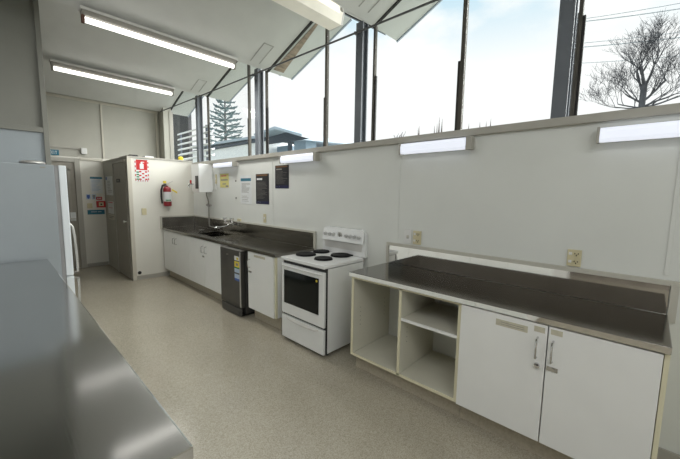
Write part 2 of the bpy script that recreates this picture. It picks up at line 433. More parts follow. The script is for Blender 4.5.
def worktop(t, y0, y1, zs, mtl, hole=None, xf=-.59):
    mb = MB()
    if hole:
        hx0, hx1, hy0, hy1 = hole
        mb.box(xf, hx0, y0, y1, .862, .90, bev=.004).box(hx1, -.012, y0, y1, .862, .90).box(hx0, hx1, y0, hy0, .862, .8999).box(hx0, hx1, hy1, y1, .862, .8999)
    else:
        mb.box(xf, -.012, y0, y1, .862, .90, bev=.005)
    return mb.build('top', M[mtl], t)
t = thing('stainless_worktop', 'long stainless steel worktop over the open shelves and two-door cupboard', 'worktop', (-.3, .85, .86))
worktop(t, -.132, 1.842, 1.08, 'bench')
B(-.5935, -.5903, -.130, 1.840, .864, .897, bev=.001).build('front_edge', M['splash'], t)
MB().box(-.0115, -.004, -.125, 1.835, .901, 1.072).build('splashback', M['splash'], t)
MB().box(-.022, -.001, -.165, 1.862, 1.073, 1.102, bev=.002).box(-.022, -.001, -.165, -.130, .86, 1.072).box(-.022, -.001, 1.838, 1.862, .901, 1.072).build('splash_surround', M['surround'], t)
# round socket box on the wall above the shelf
t = thing('socket_box', 'small grey round socket box with two dark holes above the cabinet shelf', 'socket', (-.03, 1.27, .70))
MB().lathe((-.012, 1.262, .705), [(.048, 0), (.048, -.03), (.036, -.04)], axis='x').build('housing', M['white_plastic'], t, True)
for yy in (1.278, 1.246): MB().cyl((-.0522, yy, .71), (-.054, yy, .71), .009, n=12).build('socket_hole', M['black'], t)

# ------------------------------------------------------------------ stove
SX, SY0, SY1 = -.618, 2.122, 2.778
t = thing('stove', 'white freestanding electric stove with four black hotplates', 'stove', (-.3, 2.44, 0))
MB().box(SX+.05, -.045, SY0+.004, SY1-.004, .035, .865, bev=.006).build('body', M['enamel'], t)
B(SX+.029, SX+.0495, SY0+.003, SY1-.003, .04, .8715).build('dark_gap', M['black'], t)
for yy in (SY0+.05, SY1-.05):
    for xx in (SX+.09, -.1): MB().cyl((xx, yy, 0), (xx, yy, .034), .02, n=12).build('foot', M['black'], t)
ct = MB().box(SX-.006, -.05, SY0, SY1, .872, .905, bev=.009).build('cooktop', M['enamel'], t)
for (x, y, r) in ((-.385, 2.655, .105), (-.145, 2.665, .09), (-.405, 2.36, .09), (-.145, 2.365, .105)):
    MB().lathe((x, y, .9055), [(r+.006, 0), (r+.006, .004), (r, .006), (r, .016), (r-.006, .018), (r*.35, .017), (r*.3, .015)], n=32).build('hotplate', M['hob'], t, True)
B(-.075, -.06, 2.26, 2.30, .906, .922, bev=.003).build('spill_clip', M['hob'], t)
dr = MB().box(SX, SX+.028, SY0+.004, SY1-.004, .302, .838, bev=.008).build('oven_door', M['enamel'], t)
MB().box(SX-.0045, SX-.0005, 2.195, 2.728, .418, .772, bev=.002).build('window', M['ovenglass'], dr)
MB().tube([(SX-.001, SY1-.03, .818), (SX-.02, SY1-.05, .820), (SX-.022, SY1-.12, .820), (SX-.022, SY0+.12, .820), (SX-.02, SY0+.05, .820), (SX-.001, SY0+.03, .818)], .009, n=8).build('handle', M['enamel'], dr, True)
MB().lathe((SX-.005, 2.222, .745), [(.012, 0), (.012, -.002)], axis='x', n=16).build('energy_sticker', M['yellow'], dr)
dw = MB().box(SX, SX+.028, SY0+.004, SY1-.004, .035, .280, bev=.008).build('warming_drawer', M['enamel'], t)
MB().prism([(SX-.001, 2.70, .27), (SX-.014, 2.66, .255), (SX-.016, 2.45, .245), (SX-.014, 2.24, .255), (SX-.001, 2.20, .27), (SX-.001, 2.20, .262), (SX-.001, 2.70, .262)], (0, 0, -.008)).build('handle', M['fitting_white'], dw)
# backguard: rounded plate with knob band over a recess
def rounded(y0, y1, z0, z1, r, x):
    p = [(x, y0, z0), (x, y1, z0)]
    for k in range(7):
        a = k*PI/12; p.append((x, y1-r+r*math.cos(a), z1-r+r*math.sin(a)))
    for k in range(7):
        a = PI/2+k*PI/12; p.append((x, y0+r+r*math.cos(a), z1-r+r*math.sin(a)))
    return p
bg = MB().prism(rounded(SY0-.01, SY1-.03, .906, 1.195, .075, -.045), (.04, 0, 0)).build('backguard', M['enamel'], t, True)
MB().prism([(-.0455, 2.16, .96), (-.0455, 2.70, .96), (-.0455, 2.72, 1.035), (-.0455, 2.14, 1.035)], (-.002, 0, 0)).build('lower_recess', M['fitting_white'], bg)
MB().prism([(-.0455, 2.12, 1.04), (-.0455, 2.725, 1.04), (-.075, 2.725, 1.048), (-.052, 2.725, 1.175), (-.0455, 2.70, 1.185), (-.0455, 2.14, 1.185), (-.052, 2.12, 1.175), (-.075, 2.12, 1.048)][2:3]+[(-.075, 2.12, 1.048), (-.052, 2.12, 1.175), (-.052, 2.725, 1.175)], (.007, 0, 0)).build('control_band', M['enamel'], bg)
for i, yy in enumerate((2.68, 2.61, 2.55, 2.36, 2.30, 2.24, 2.18)):
    MB().cyl((-.064, yy, 1.115), (-.084, yy, 1.111), .022, .018, n=16).build('knob', M['knob'], bg, True)
MB().cyl((-.063, 2.455, 1.115), (-.069, 2.455, 1.114), .034, n=24).build('clock_dial', M['silver'], bg, True)
MB().box(-.0725, -.0695, 2.448, 2.462, 1.095, 1.135).box(-.0725, -.0695, 2.435, 2.475, 1.110, 1.118).build('clock_hand', M['ink'], bg)

# ------------------------------------------------------------------ sink bench
t = thing('stainless_sink_bench', 'dark stainless steel sink bench with splashback in the far corner', 'worktop', (-.3, 4.65, .86))
HO = (-.46, -.12, 4.70, 5.25)
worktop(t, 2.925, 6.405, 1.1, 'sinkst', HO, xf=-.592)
MB().box(-.0115, -.004, 2.945, 6.385, .901, 1.085).build('splashback', M['sinkst'], t)
B(-.585, -.0125, 6.392, 6.404, .901, 1.085).build('side_splash', M['sinkst'], t)
MB().box(-.022, -.001, 2.905, 6.40, 1.086, 1.108, bev=.002).box(-.022, -.001, 2.905, 2.94, .86, 1.085).build('splash_surround', M['surround'], t)
MB().box(-.62, -.023, 6.387, 6.407, 1.086, 1.108, bev=.002).box(-.62, -.594, 6.390, 6.407, .87, 1.085).build('side_surround', M['surround'], t)
bo = MB()
bo.box(HO[0], HO[0]+.006, HO[2], HO[3], .74, .861).box(HO[1]-.006, HO[1], HO[2], HO[3], .74, .861).box(HO[0], HO[1], HO[2], HO[2]+.006, .74, .861).box(HO[0], HO[1], HO[3]-.006, HO[3], .74, .861).box(HO[0], HO[1], HO[2], HO[3], .735, .741)
bw = bo.build('sink_bowl', M['sinkst'], t)
MB().lathe((-.29, 4.97, .7415), [(.045, 0), (.045, .003), (.02, .004)], n=20).build('drain', M['chrome'], bw, True)

def base_cupboard(label, y0, y1, doors, loc_y):
    t = thing('base_cupboard', label, 'cabinet', (-.28, loc_y, 0))
    x = -.568
    low = .72 if y1 > 5 else .852
    MB().box(x+.02, -.014, y0, y0+.016, .15, .855).box(x+.02, -.014, y1-.016, y1, .15, .855).box(x+.02, -.014, y0+.016, y1-.016, .15, .166).box(-.02, -.014, y0+.016, y1-.016, .166, low).build('carcass', M['white'], t)
    for (a, b, hy, extra) in doors:
        dd = B(x-.018, x+.018, a, b, .152, .853, bev=.002).build('door', M['white'], t)
        handle(dd, x-.018, hy, .665, .765)
        if extra:
            MB().box(x-.024, x-.0185, hy-.03, hy+.03, .600, .622).cyl((x-.024, hy, .611), (x-.03, hy, .611), .009, n=10).build('lock', M['fitting'], dd)
    B(-.50, -.48, y0+.002, y1-.002, .001, .148).build('kickboard', M['kick'], t)
    return t
base_cupboard('white four-door base cupboard under the sink beside the pantry', 4.20, 6.37,
    [(5.80, 6.365, 5.845, 0), (5.24, 5.795, 5.755, 0), (4.69, 5.235, 4.735, 1), (4.205, 4.683, 4.63, 0)], 5.3)
tb = base_cupboard('white single-door base cupboard between the bar fridge and the stove', 2.945, 3.50, [(2.97, 3.498, 3.45, 1)], 3.2)
B(-.5865-.0012, -.5865, 3.13, 3.36, .805, .832).build('paper_label', M['label'], tb)
B(-.572, -.55, 2.944, 2.966, .152, .853).build('edging', M['edge'], tb)

# ------------------------------------------------------------------ bar fridge
FX = -.625
t = thing('bar_fridge', 'dark graphite bar fridge with energy sticker under the sink bench', 'fridge', (-.35, 3.87, 0))
MB().box(FX+.062, -.06, 3.60, 4.13, .03, .835, bev=.01).build('body', M['barbody'], t)
dr = MB().box(FX, FX+.055, 3.60, 4.13, .115, .838, bev=.012).build('door', M['barfridge'], t)
B(FX-.004, FX-.0005, 3.603, 3.63, .125, .83, bev=.001).build('edge_strip', M['silver'], dr)
B(FX+.004, FX+.055, 3.60, 4.13, .8385, .848, bev=.003).build('top_trim', M['silver'], dr)
B(FX-.004, FX-.0005, 3.905, 3.955, .757, .770, bev=.002).build('badge', M['chrome'], dr)
for (z0, z1, m_) in ((.715, .77, 'paper'), (.63, .702, 'yellow'), (.612, .63, 'green'), (.56, .612, 'lightblue'), (.485, .54, 'lightblue'), (.455, .485, 'blue')):
    B(FX-.002, FX-.0005, 3.632, 3.752, z0, z1).build('energy_label', M[m_], dr)
B(FX-.0026, FX-.0021, 3.66, 3.72, .648, .68).build('printed_band', M['ink'], dr)
B(FX-.0026, FX-.0021, 3.655, 3.70, .725, .755).build('printed_star', M['yellow'], dr)
mb = MB().prism([(FX+.01, 3.60, .012), (FX+.01, 4.13, .012), (FX-.012, 4.08, .012), (FX-.018, 3.86, .012), (FX-.012, 3.65, .012)], (0, 0, .095))
mb.build('plinth', M['barbody'], t)
B(FX+.012, -.08, 3.605, 4.125, .012, .029).build('foot_rail', M['black'], t)
for yy in (3.65, 4.08):
    for xx in (FX+.08, -.12): MB().cyl((xx, yy, 0), (xx, yy, .0115), .02, n=10).build('foot', M['black'], t)

# ------------------------------------------------------------------ wall boiler, taps
t = thing('water_boiler', 'white wall-mounted water boiler in the corner above the sink bench', 'water heater', (-.12, 5.73, 1.55))
MB().box(-.245, -.001, 5.60, 5.90, 1.55, 2.035, bev=.012).build('body', M['enamel'], t)
B(-.252, -.2455, 5.615, 5.73, 1.61, 1.83, bev=.004).build('control_panel', M['black'], t)
tp = MB().tube([(-.246, 5.80, 1.69), (-.30, 5.80, 1.69), (-.33, 5.80, 1.68), (-.34, 5.80, 1.63)], .011, n=10).build('tap', M['chrome'], t, True)
MB().cyl((-.30, 5.80, 1.70), (-.30, 5.80, 1.755), .014, n=10).build('tap_lever', M['red'], tp)
MB().tube([(-.10, 5.64, 1.55), (-.10, 5.64, 1.50), (-.07, 5.66, 1.44), (-.04, 5.70, 1.36), (-.04, 5.70, 1.12), (-.04, 5.70, .985), (-.042, 5.685, .955), (-.045, 5.65, .945), (-.05, 5.30, .945)], .010, n=8).build('supply_pipe', M['fitting'], t, True)
MB().cyl((-.04, 5.78, 1.325), (-.04, 5.62, 1.325), .016, n=10).cyl((-.04, 5.70, 1.30), (-.04, 5.70, 1.35), .02, n=10).build('valve', M['fitting'], t)
t = thing('sink_mixer_tap', 'chrome two-handle wall tap over the sink bowl', 'tap', (-.05, 4.93, 1.0))
MB().cyl((-.0125, 5.02, 1.055), (-.06, 5.02, 1.055), .024, n=12).cyl((-.0125, 4.86, 1.055), (-.06, 4.86, 1.055), .024, n=12).cyl((-.06, 5.07, 1.055), (-.06, 4.81, 1.055), .024, n=12).build('body', M['chrome'], t, True)
for yy in (5.05, 4.83):
    MB().cyl((-.065, yy, 1.07), (-.075, yy, 1.125), .018, n=10).box(-.11, -.04, yy-.012, yy+.012, 1.125, 1.147, bev=.003).box(-.087, -.063, yy-.038, yy+.038, 1.125, 1.147, bev=.003).build('tap_handle', M['chrome'], t)
MB().tube([(-.06, 4.94, 1.05), (-.09, 4.94, 1.02), (-.20, 4.95, 1.0), (-.26, 4.96, 1.01), (-.29, 4.965, .985)], .011, n=10).build('spout', M['chrome'], t, True)
t = thing('drain_strainer', 'small shiny metal strainer cup lying on the bench left of the sink bowl', 'strainer', (-.30, 5.42, .90))
MB().lathe((-.30, 5.42, .9005), [(.025, 0), (.04, .02), (.05, .028), (.044, .03)], n=18).build('cup', M['chrome'], t, True)
MB().tube([(-.30, 5.42, .925), (-.30, 5.42, .95)], .006, n=8).build('knob', M['chrome'], t)
tag(B(-.022, -.001, 4.66, 4.75, 1.11, 1.145, bev=.003).build('soap_holder', M['beige_plastic']), 'small beige holder on the ledge right of the sink tap', 'soap holder')

# ------------------------------------------------------------------ wall lights (shaved fluorescents below the sill)
def wall_light(label, y0, y1, z0=1.935, z1=2.03):
    t = thing('wall_light', label, 'light', (-.04, (y0+y1)/2, z0), 'diffuser lights under the window sill')
    B(-.03, -.001, y0, y1, z0+.01, z1-.005, bev=.003).build('back_plate', M['fitting_white'], t)
    for ya_, yb_ in ((y0, y0+.045), (y1-.014, y1)): B(-.098, -.0305, ya_, yb_, z0-.004, z1+.002, bev=.003).build('end_cap', M['trim'], t)
    p = [(-.031, z0+.004), (-.085, z0), (-.095, z0+.02), (-.095, z1-.03), (-.08, z1-.004), (-.031, z1)]
    MB().prism([(x, y0+.046, z) for x, z in p], (0, y1-y0-.061, 0)).build('diffuser', M['lens_cool'], t)
    return t
wall_light('lit white wall diffuser next to the water boiler, smallest of the row', 4.70, 5.40, 1.965, 2.055-.02)
wall_light('lit white wall diffuser above the black posters', 2.83, 3.52, 1.945, 2.04)
wall_light('lit white wall diffuser above the light switch, between stove and long bench', 1.045, 1.705, 1.935, 2.03)
wall_light('lit long wall diffuser below the bare tree, cut by the picture edge', -.98, .275, 1.91, 2.0)

# ceiling fluorescents hung below each roof valley
def batten(label, y, x0, x1):
    t = thing('ceiling_light', label, 'light', ((x0+x1)/2, y, 3.17), 'bare tube battens on the ceiling')
    z = 3.295
    B(x0, x1, y-.05, y+.05, z-.028, z-.001, bev=.002).build('mounting_plate', M['fitting_white'], t)
    MB().prism([(x0+.01, y-.05, z-.029), (x0+.01, y+.05, z-.029), (x0+.01, y+.02, z-.066), (x0+.01, y-.02, z-.066)], (x1-x0-.02, 0, 0)).build('reflector', M['fitting'], t)
    for xx, nm in ((x0+.01, 0), (x1-.035, 1)):
        e = B(xx, xx+.025, y-.024, y+.024, z-.135, z-.067, bev=.004).build('lamp_holder', M['rust'] if nm == 0 and y < 5 else M['fitting'], t)
    MB().cyl((x0+.036, y, z-.102), (x1-.036, y, z-.102), .026, n=16).build('tube', M['tube'], t, True)
    return t
batten('lit bare tube batten on the ceiling, middle of the three ceiling lights', 4.10, -1.98, -.36)
batten('lit bare tube batten on the ceiling nearest the far wall', 6.02, -2.02, -.44)
t = thing('ceiling_light', 'wide cream wraparound ceiling light above the stove, near the window', 'light', (-1.0, 2.30, 3.12))
y, z, x0, x1 = 2.29, 3.295, -1.80, -.33
B(x0, x1, y-.06, y+.06, z-.025, z-.001, bev=.002).build('mounting_plate', M['fitting_white'], t)
p = [(y-.085, z-.03), (y-.10, z-.08), (y-.075, z-.18), (y+.075, z-.18), (y+.10, z-.08), (y+.085, z-.03)]
for xx in (x0, x1-.02): MB().prism([(xx, a, b) for a, b in p], (.02, 0, 0)).build('end_cap', M['fitting_white'], t)
MB().prism([(x0+.021, a, b) for a, b in p[1:5]], (x1-x0-.042, 0, 0)).build('diffuser', M['lens_warm'], t)
MB().prism([(x0+.1, y-.0955, z-.10), (x0+.1, y-.102, z-.08), (x0+.1, y-.0885, z-.034), (x0+.1, y-.084, z-.040)], (x1-x0-.16, 0, 0)).build('glowing_strip', M['lens_hot'], t)

# tie rod along the posts
t = thing('tie_rod', 'long dark steel tie rod running past the window posts under the ceiling', 'rod', (-.05, 3.0, 3.1))
MB().tube([(-.04, 7.9, 3.27), (-.04, 6.1, 3.235), (-.04, 4.1, 3.205), (-.04, 2.2, 3.18), (-.04, .3, 3.16), (-.04, -3.0, 3.15)], .010, n=10).build('rod', M['dark_bar'], t, True)
for yy, zz in ((6.17, 3.236), (4.19, 3.206), (2.29, 3.181), (.505, 3.161)): B(-.052, -.0125, yy+.01, yy+.028, zz-.014, zz+.012).build('bracket', M['dark_bar'], t)

# ------------------------------------------------------------------ signs and notices on the window wall
def sheet_on_wall(name, label, cat, y0, y1, z0, z1, m, extras, group=None, th=.003):
    t = thing(name, label, cat, (-.002, (y0+y1)/2, z0), group)
    B(-th, -.0006, y0, y1, z0, z1).build('sheet', M[m], t)
    for (nm, mm, rects) in extras:
        q = MB()
        for (u0, u1, v0, v1) in rects:  # u from far/left edge to right edge, v from top
            ya, yb = y1-(y1-y0)*u0, y1-(y1-y0)*u1
            q.box(-th-.0008, -th-.0001, yb, ya, z1-(z1-z0)*v1, z1-(z1-z0)*v0)
        q.build(nm, M[mm], t)
    return t
def lines(v0, v1, n, u0=.1, seed=1, th=.012, umax=.9):
    r = random.Random(seed); return [(u0, u0+(umax-u0)*r.uniform(.5, 1), v0+(v1-v0)*i/n, v0+(v1-v0)*i/n+th) for i in range(n)]
sheet_on_wall('notice', 'yellow paper notice on the wall beside the water boiler', 'notice', 5.03, 5.33, 1.635, 1.865, 'paper_yellow',
    [('red_heading', 'red', [(.15, .75, .12, .2)]), ('black_print', 'ink', [(.1, .9, .4, .5), (.3, .7, .68, .72), (.3, .65, .75, .79), (.65, .95, .84, .96)])])
sheet_on_wall('notice', 'white notice with a blue heading band above the sink tap', 'notice', 4.345, 4.665, 1.385, 1.82, 'paper',
    [('heading_band', 'teal', [(.04, .96, .10, .20)]), ('heading_print', 'paper', []) if 0 else ('printed_lines', 'ink', lines(.28, .62, 9, .12, 2) + lines(.72, .95, 4, .1, 3))])
sheet_on_wall('poster', 'black poster with white heading, lower of the two dark posters', 'poster', 3.895, 4.225, 1.40, 1.83, 'poster',
    [('top_strip', 'brown', [(.05, .9, .02, .07)]), ('heading', 'paper', [(.08, .5, .14, .20)]), ('printed_lines', 'ink', lines(.27, .85, 14, .08, 5, .007)), ('footer', 'navy', [(0, 1, .9, 1)]), ('footer_mark', 'lightblue', [(.06, .4, .93, .955)])])
sheet_on_wall('poster', 'black poster with faint grey print, upper one below the second wall light', 'poster', 3.445, 3.745, 1.625, 1.93, 'poster',
    [('top_strip', 'brown', [(.05, .9, .03, .09)]), ('heading', 'ink', [(.08, .5, .14, .20)]), ('printed_lines', 'ink', lines(.27, .82, 11, .08, 8, .008)), ('footer', 'navy', [(0, 1, .87, 1)]), ('footer_mark', 'lightblue', [(.06, .35, .91, .94)])])
for z, lab in ((1.74, 'upper'), (1.47, 'lower')):
    tag(MB().lathe((-.001, 4.80, z), [(.014, 0), (.012, -.01)], axis='x', n=12).build('wall_hook', M['fitting'], None), f'small dark hook on the wall left of the white notice, {lab} of two', 'hook', 'small wall hooks')

# switches and sockets
def plate(name, label, cat, y0, y1, z0, z1, m, bits, group=None):
    t = thing(name, label, cat, (-.005, (y0+y1)/2, z0), group)
    B(-.012, -.001, y0, y1, z0, z1, bev=.003).build('plate', M[m], t)
    for nm, mm, (u0, u1, v0, v1) in bits:
        ya, yb = y1-(y1-y0)*u0, y1-(y1-y0)*u1
        B(-.016, -.0121, yb, ya, z1-(z1-z0)*v1, z1-(z1-z0)*v0, bev=.001).build(nm, M[mm], t)
    return t
plate('light_switch', 'white light switch plate left of the beige socket behind the long bench', 'switch', 1.59, 1.668, 1.115, 1.245, 'white_plastic', [('rocker', 'trim_cream', (.36, .64, .42, .6)), ('rocker_edge', 'fitting', (.36, .64, .60, .64))])
def four_gang(label, y0, y1, z0, z1):
    bits = []
    for v in (.18, .66):
        bits += [('switch', 'white_plastic', (.10, .34, v-.02, v+.14)), ('pin_slot', 'black', (.50, .56, v, v+.08)), ('pin_slot', 'black', (.74, .80, v, v+.08)), ('pin_slot', 'black', (.62, .68, v+.10, v+.19))]
    return plate('power_socket', label, 'socket', y0, y1, z0, z1, 'beige_plastic', bits, 'beige double sockets')
four_gang('beige double power socket right beside the white light switch', 1.492, 1.572, 1.115, 1.24)
four_gang('beige double power socket above the two-door cupboard end of the bench', .300, .378, 1.11, 1.222)
plate('switch_plate', 'narrow beige switch plate above the sink bench, below the posters', 'switch', 3.97, 4.03, 1.135, 1.26, 'beige_plastic', [('rocker', 'white_plastic', (.3, .7, .35, .6))])
t = plate('boiler_switch', 'narrow beige switch with hanging cord right of the water boiler', 'switch', 5.44, 5.49, 1.70, 1.86, 'beige_plastic', [('rocker', 'white_plastic', (.3, .7, .35, .55))])
MB().tube([(-.014, 5.465, 1.70), (-.02, 5.46, 1.62), (-.02, 5.43, 1.60), (-.02, 5.40, 1.65)], .005, n=6).build('cord', M['white_plastic'], t, True)
MB().tube([(-.014, 5.48, 1.74), (-.02, 5.52, 1.72), (-.02, 5.55, 1.62), (-.02, 5.58, 1.57)], .005, n=6).build('cord', M['white_plastic'], t, True)

# ------------------------------------------------------------------ pantry front: fire sign, extinguisher, plate, vent
t = thing('fire_sign', 'red and white fire extinguisher sign at the top of the pantry wall', 'sign', (-.87, BY-.003, 1.72))
def ry(mb, x0, x1, z0, z1, d=.0045): mb.box(x0, x1, BY-d, BY-.0036, z0, z1); return mb
B(-.975, -.765, BY-.0035, BY-.0006, 1.72, 2.09).build('plate', M['paper'], t)
q = MB(); ry(q, -.955, -.785, 1.915, 2.088)
for i in range(5):
    ry(q, -.975, -.96, 1.73+i*.075, 1.765+i*.075); ry(q, -.78, -.765, 1.745+i*.07, 1.78+i*.07)
    ry(q, -.94+i*.036, -.925+i*.036, 1.722, 1.74); ry(q, -.94+i*.036, -.92+i*.036, 2.076, 2.088)
for k in range(5):
    for n_ in range(3):
        if (k+n_) % 2 == 0: ry(q, -.915+.045*n_, -.88+.045*n_, 1.745+.032*k, 1.77+.032*k)
q.build('red_print', M['red'], t)
q = MB(); ry(q, -.90, -.84, 1.935, 2.02, .0052); ry(q, -.885, -.855, 2.02, 2.045, .0052); ry(q, -.88, -.83, 2.045, 2.055, .0052)
q.build('extinguisher_symbol', M['paper'], t)
q = MB()
for k in range(4): ry(q, -.955, -.915, 1.745+.04*k, 1.768+.04*k)
q.build('green_print', M['green'], t)
t = thing('fire_extinguisher', 'red fire extinguisher with black hose hung on the pantry wall', 'fire extinguisher', (-.50, BY-.09, 1.29))
cx, cy = -.505, BY-.085
MB().lathe((cx, cy, 1.29), [(.055, 0), (.066, .01), (.066, .30), (.06, .325), (.035, .345), (.02, .352), (.02, .365)], n=24).build('cylinder', M['redbody'], t, True)
MB().lathe((cx, cy, 1.375), [(.0672, 0), (.0672, .17)], n=24).build('paper_label', M['paper'], t, True)
q = MB()
for k in range(4): q.box(cx-.05+k*.022, cx-.035+k*.022, cy-.0705, cy-.064, 1.385, 1.41)
q.build('green_print', M['green'], t)
MB().cyl((cx, cy, 1.655), (cx, cy, 1.69), .02, n=12).cyl((cx, cy-.015, 1.67), (cx, cy-.04, 1.67), .016, n=12).build('valve', M['silver'], t)
MB().prism([(cx-.01, cy-.012, 1.69), (cx+.10, cy-.012, 1.745), (cx+.105, cy-.012, 1.735), (cx, cy-.012, 1.68)], (0, .02, 0)).build('carry_handle', M['silver'], t)
MB().box(cx-.06, cx-.01, cy-.012, cy+.012, 1.70, 1.74, bev=.004).build('safety_tag', M['yellow'], t)
MB().prism([(cx+.06, cy-.07, 1.60), (cx+.15, cy-.07, 1.55), (cx+.145, cy-.07, 1.52), (cx+.055, cy-.07, 1.575)], (0, .004, 0)).build('inspection_tag', M['yellow'], t)
MB().tube([(cx-.02, cy-.02, 1.675), (cx-.08, cy-.02, 1.66), (cx-.10, cy-.01, 1.58), (cx-.10, cy, 1.45), (cx-.09, cy, 1.34)], .014, n=10).build('hose', M['black'], t, True)
B(cx-.03, cx+.03, BY-.020, BY-.0006, 1.40, 1.70, bev=.003).build('wall_bracket', M['fitting'], t)
tag(B(-.905, -.83, BY-.012, BY-.0006, 1.14, 1.255, bev=.004).build('switch_plate', M['beige_plastic']), 'beige switch plate on the pantry wall below the fire sign', 'switch')
tag(MB().lathe((-.985, BY-.0006, .125), [(.03, 0), (.03, -.006), (.02, -.008)], axis='y', n=18).build('vent_cap', M['black']), 'small round black cap low on the pantry wall by the floor', 'cap')
# on top of the pantry
tag(MB().box(-1.03, -.90, BY+.05, BY+.75, BZ+.001, BZ+.022, bev=.004).box(-1.02, -.91, BY+.06, BY+.74, BZ+.022, BZ+.03).build('tray', M['black']), 'flat dark tray lying on top of the pantry', 'tray')
tag(MB().box(-.80, -.66, BY+.04, BY+.3, BZ+.001, BZ+.025, bev=.006).build('folded_cloth', M['paper']), 'flat white folded cloth on top of the pantry', 'cloth')
tag(MB().lathe((-.17, BY+.12, BZ+.001), [(.04, 0), (.045, .05), (.03, .07), (.012, .075)], n=18).build('bottle_cap', M['yellow'], None, True), 'small yellow cap on top of the pantry near the louvres', 'cap')

# notices on the pantry side (face X = BX) and on the far wall
def sheet_side(label, y0, y1, z0, z1, m, extras, name='notice', cat='notice'):
    t = thing(name, label, cat, (BX, (y0+y1)/2, z0))
    B(BX-.004, BX-.0006, y0, y1, z0, z1).build('sheet', M[m], t)
    for nm, mm, rects in extras:
        q = MB()
        for (u0, u1, v0, v1) in rects:
            q.box(BX-.0052, BX-.0041, y1-(y1-y0)*u1, y1-(y1-y0)*u0, z1-(z1-z0)*v1, z1-(z1-z0)*v0)
        q.build(nm, M[mm], t)
    return t
sheet_side('white paper notice with a blue dot on the pantry side wall', 7.48, 8.02, 1.46, 1.83, 'paper', [('blue_dot', 'blue', [(.02, .2, .03, .18)]), ('printed_lines', 'ink', lines(.25, .9, 8, .25, 4, .02))])
sheet_side('white paper with thin red print on the pantry side wall', 7.5, 7.95, 1.10, 1.34, 'paper', [('red_print', 'red', [(.1, .85, .05, .12), (.15, .8, .5, .53)])])
sheet_side('pale grey notice strip lowest on the pantry side wall', 7.42, 7.95, .98, 1.08, 'trim_cream', [('printed_lines', 'ink', [(.1, .8, .25, .4), (.1, .6, .55, .7)])])
t = thing('door_plate', 'small dark name plate on the grey closet door', 'sign', (BX-.02, 7.0, 1.71))
B(BX-.026, BX-.0206, 6.86, 7.10, 1.70, 1.765, bev=.001).build('plate', M['poster'], t)
B(BX-.0275, BX-.0262, 6.92, 7.04, 1.725, 1.74).build('printed_word', M['ink'], t)
def far_sheet(name, label, cat, x0, x1, z0, z1, m, extras, th=.004):
    t = thing(name, label, cat, ((x0+x1)/2, YF, z0))
    B(x0, x1, YF-th, YF-.0006, z0, z1).build('sheet', M[m], t)
    for nm, mm, rects in extras:
        q = MB()
        for (u0, u1, v0, v1) in rects: q.box(x0+(x1-x0)*u0, x0+(x1-x0)*u1, YF-th-.0014, YF-th-.0001, z1-(z1-z0)*v1, z1-(z1-z0)*v0)
        q.build(nm, M[mm], t)
    return t
far_sheet('notice', 'white notice with a dark blue heading on the wall beside the exit door', 'notice', -1.31, -1.11, 1.49, 1.82, 'paper', [('heading_band', 'teal', [(0, 1, 0, .12)]), ('printed_lines', 'lightblue', lines(.2, .9, 9, .1, 6, .03))])
far_sheet('pictogram_sign', 'small blue pictogram sign under the white notice, nearer the exit door', 'sign', -1.39, -1.32, 1.37, 1.47, 'lightblue', [('symbol', 'blue', [(.15, .85, .12, .7), (.3, .7, .7, .9)])])
far_sheet('pictogram_sign', 'small blue pictogram sign under the white notice, farther from the exit door', 'sign', -1.30, -1.23, 1.37, 1.47, 'lightblue', [('symbol', 'ink', [(.2, .8, .15, .5), (.3, .75, .55, .85)])])
far_sheet('fire_label', 'red and white label above the fire alarm call point', 'sign', -1.23, -1.13, 1.36, 1.42, 'red', [('white_print', 'paper', [(.2, .35, .3, .7), (.45, .6, .3, .7), (.7, .85, .3, .7)])])
t = thing('fire_call_point', 'red fire alarm call point on the wall beside the exit door', 'alarm', (-1.165, YF, 1.21))
B(-1.235, -1.085, YF-.05, YF-.0006, 1.205, 1.335, bev=.006).build('housing', M['red'], t)
B(-1.20, -1.12, YF-.055, YF-.0505, 1.235, 1.31, bev=.002).build('face', M['beige_plastic'], t)
B(-1.175, -1.145, YF-.058, YF-.0555, 1.255, 1.285).build('button', M['black'], t)
tag(B(-1.385, -1.30, YF-.012, YF-.0006, 1.19, 1.29, bev=.003).build('switch_plate', M['beige_plastic']), 'beige switch plate left of the red call point', 'switch')
far_sheet('strip_sign', 'long teal strip sign below the fire alarm call point', 'sign', -1.385, -1.10, 1.065, 1.155, 'teal', [('printed_word', 'lightblue', [(.2, .55, .35, .5), (.6, .8, .35, .5)])])
t = thing('exit_sign', 'teal EXIT sign on the wall above the exit door', 'sign', (-1.84, YF, 2.2))
B(-1.93, -1.755, YF-.02, YF-.0125, 2.195, 2.295, bev=.002).build('plate', M['teal'], t)
q = MB()
def gl(x, rects):
    for a, b, c, d in rects: q.box(x+a*.03, x+b*.03, YF-.0212, YF-.0202, 2.215+c*.06, 2.215+d*.06)
gl(-1.915, [(0, .25, 0, 1), (0, 1, 0, .18), (0, .85, .42, .58), (0, 1, .82, 1)])
for a, b in ((0, .75), (.75, 0)):
    q.prism([(-1.875+a*.035, YF-.0202, 2.215), (-1.875+a*.035+.008, YF-.0202, 2.215), (-1.875+b*.035+.008, YF-.0202, 2.275), (-1.875+b*.035, YF-.0202, 2.275)], (0, -.001, 0))
gl(-1.832, [(0, .28, 0, 1)])
gl(-1.813, [(.36, .64, 0, 1), (0, 1, .82, 1)])
q.build('exit_lettering', M['paper'], t)
t = thing('door_closer_box', 'small white box at the end of the conduit above the exit door', 'junction box', (-1.37, YF, 2.3))
B(-1.425, -1.335, YF-.06, YF-.0125, 2.255, 2.37, bev=.006).build('box', M['white_plastic'], t)
B(-2.2, -1.426, YF-.03, YF-.0125, 2.335, 2.36, bev=.002).build('conduit', M['trim'], t)

